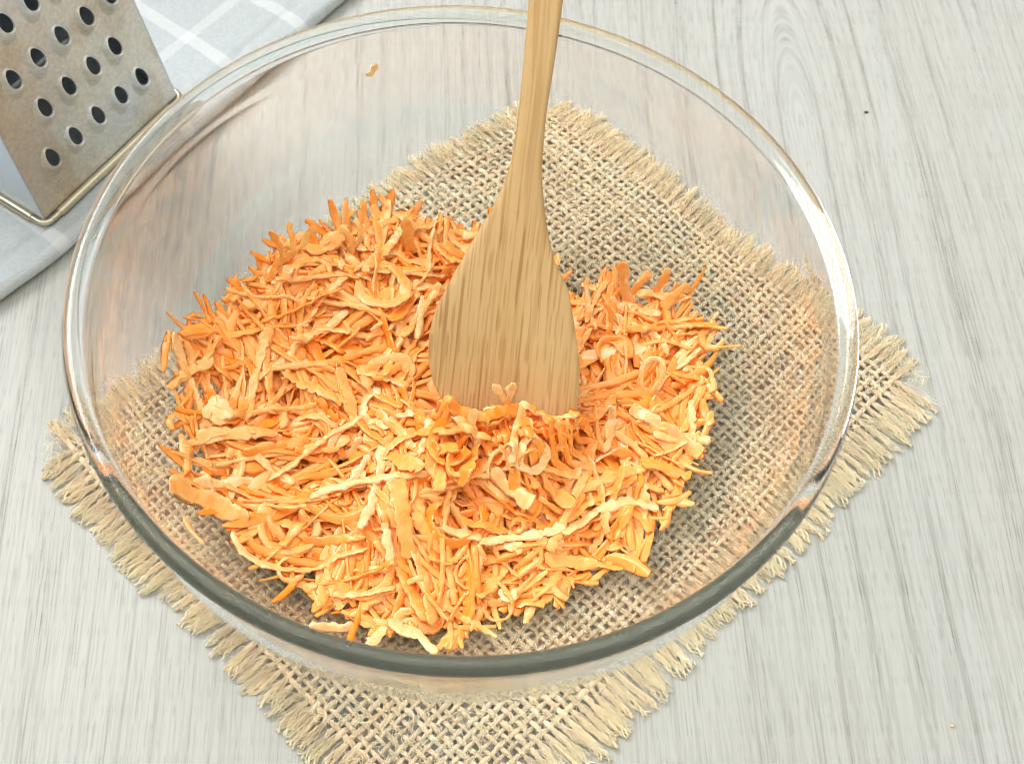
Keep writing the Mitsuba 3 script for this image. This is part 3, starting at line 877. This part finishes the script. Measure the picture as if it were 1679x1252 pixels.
heroes = []
for hi, (nm, wd, tn, brs) in enumerate(HERO):
    mesh_parts, cols = [], []
    shift = 0
    for bi, br in enumerate(brs):
        P = refine(br)
        r = np.hypot(P[:, 0], P[:, 1])
        h = sample_h(P[:, 0], P[:, 1])
        if nm in LYING:
            hs = np.convolve(np.r_[np.full(5, h[0]), h, np.full(5, h[-1])], np.ones(11) / 11, 'valid')
            P[:, 2] = np.maximum(hs, h - .0008) + .0007
        elif nm not in ('wallsliver', 'flakewall', 'curl', 'rimpale'):
            if bi == 0:
                shift = min(0, h[0] - .0005 - P[0, 2])
            P[:, 2] += shift
        lim = np.interp(P[:, 2], IN_Z, IN_R, right=.1236) - .0011
        k = np.minimum(1, lim / np.maximum(r, 1e-6))
        if nm in ('wallsliver', 'flakewall', 'curl', 'rimpale'):
            k = np.where(r > .05, np.minimum(lim / r, 1.0), 1.0)
            if nm != 'flakewall':
                P[:, 2] = floor_z(r) + .0010
                k = np.ones_like(k)
        P[:, :2] *= k[:, None]
        upv = UPV if nm in LYING or nm in ('longpair',) else (np.array([-P[0, 0], -P[0, 1], .12]) if nm in ('wallsliver', 'flakewall', 'curl', 'rimpale') else np.array([.05, -.75, .65]))
        v, f, c = shred_mesh(P, wd * (1 if bi == 0 else .85), .0016, upv / np.linalg.norm(upv), True, tn, 5000 + 10 * hi + bi)
        mesh_parts.append((v, f))
        cols.append(c)
    v, f = join(mesh_parts)
    put('carrot_shred', (v, f), 'carrot_mat', smooth=True, color=np.vstack(cols), label=HERO_LABEL[nm], cat='carrot shred')

built = []
for i, (P, wd, tk_, tone, late) in enumerate(shreds):
    built.append(shred_mesh(P, wd, tk_, UPV, late, tone, 1000 + i))
# the three hundred that lie on top are things of their own; the rest is the heap
score = np.array([i * 1.0 + (300 if len(P) > 12 and P[:, 2].mean() > .02 else 0) for i, (P, *_) in enumerate(shreds)])
tops = set(np.argsort(-score)[:270].tolist())


def describe(P, wd, tone):
    """How a shred looks and where on the heap it lies."""
    size = 'thin' if wd < .0019 else 'broad' if wd > .0036 else 'narrow' if wd < .0026 else 'thick'
    tint = 'deep orange' if tone < .38 else 'orange' if tone < .62 else 'light orange' if tone < .85 else 'pale peach'
    a = np.linalg.norm(np.diff(P, axis=0), axis=1).sum()
    q = np.linalg.norm(P[-1] - P[0]) / a
    bend = 'straight' if q > .96 else 'bent' if q > .80 else 'curved' if q > .5 else 'curled'
    ln = 'short ' if a < .018 else 'long ' if a > .032 else ''
    x, y, _ = P.mean(0)
    if -.034 < y < -.004 and -.02 < x < .05:
        place = 'at the foot of the blade'
    else:
        place = ('at the back' if y > .045 else 'at the front' if y < -.035 else 'in the middle') + (' left' if x < -.035 else ' right' if x > .045 else '')
    return f'{ln}{size} {bend} {tint} carrot shred on the heap {place}'


for i in sorted(tops):
    v, f, c = built[i]
    P, wd, _, tone, _ = shreds[i]
    put('carrot_shred', (v, f), 'carrot_mat', smooth=True, color=c, label=describe(P, wd, tone), cat='carrot shred', group='carrot shreds on top of the heap in the glass bowl')
rest = [built[i] for i in range(len(built)) if i not in tops]
v, f = join([(a, b) for a, b, _ in rest])
put('grated_carrot_heap', (v, f), 'carrot_mat', smooth=True, color=np.vstack([c for *_, c in rest]), label='heap of finely grated orange carrot filling the bottom of the glass bowl', cat='grated carrot', kind='stuff')

# ------------------------------------------------------------------ crumbs on the table
scene['crumb_dark'] = {'type': 'diffuse', 'reflectance': {'type': 'rgb', 'value': [.10, .07, .04]}}
scene['crumb_pale'] = {'type': 'diffuse', 'reflectance': {'type': 'rgb', 'value': [.62, .50, .34]}}
for (x, y, r, mt, lb) in ((.1677, .1952, .00075, 'crumb_dark', 'tiny dark crumb on the bare table at the upper right'), (.1898, -.0932, .0007, 'crumb_pale', 'tiny pale crumb on the bare table at the lower right')):
    c = trimesh.creation.icosphere(2, r)
    c.vertices *= (1 + .5 * (meshkit.noise(c.vertices * 2200 + 5, 3)[:, None] - .5)) * np.array([1.3, .9, .6])
    c.apply_translation((x, y, r * .5))
    put('crumb', c, mt, smooth=True, label=lb, cat='crumb')
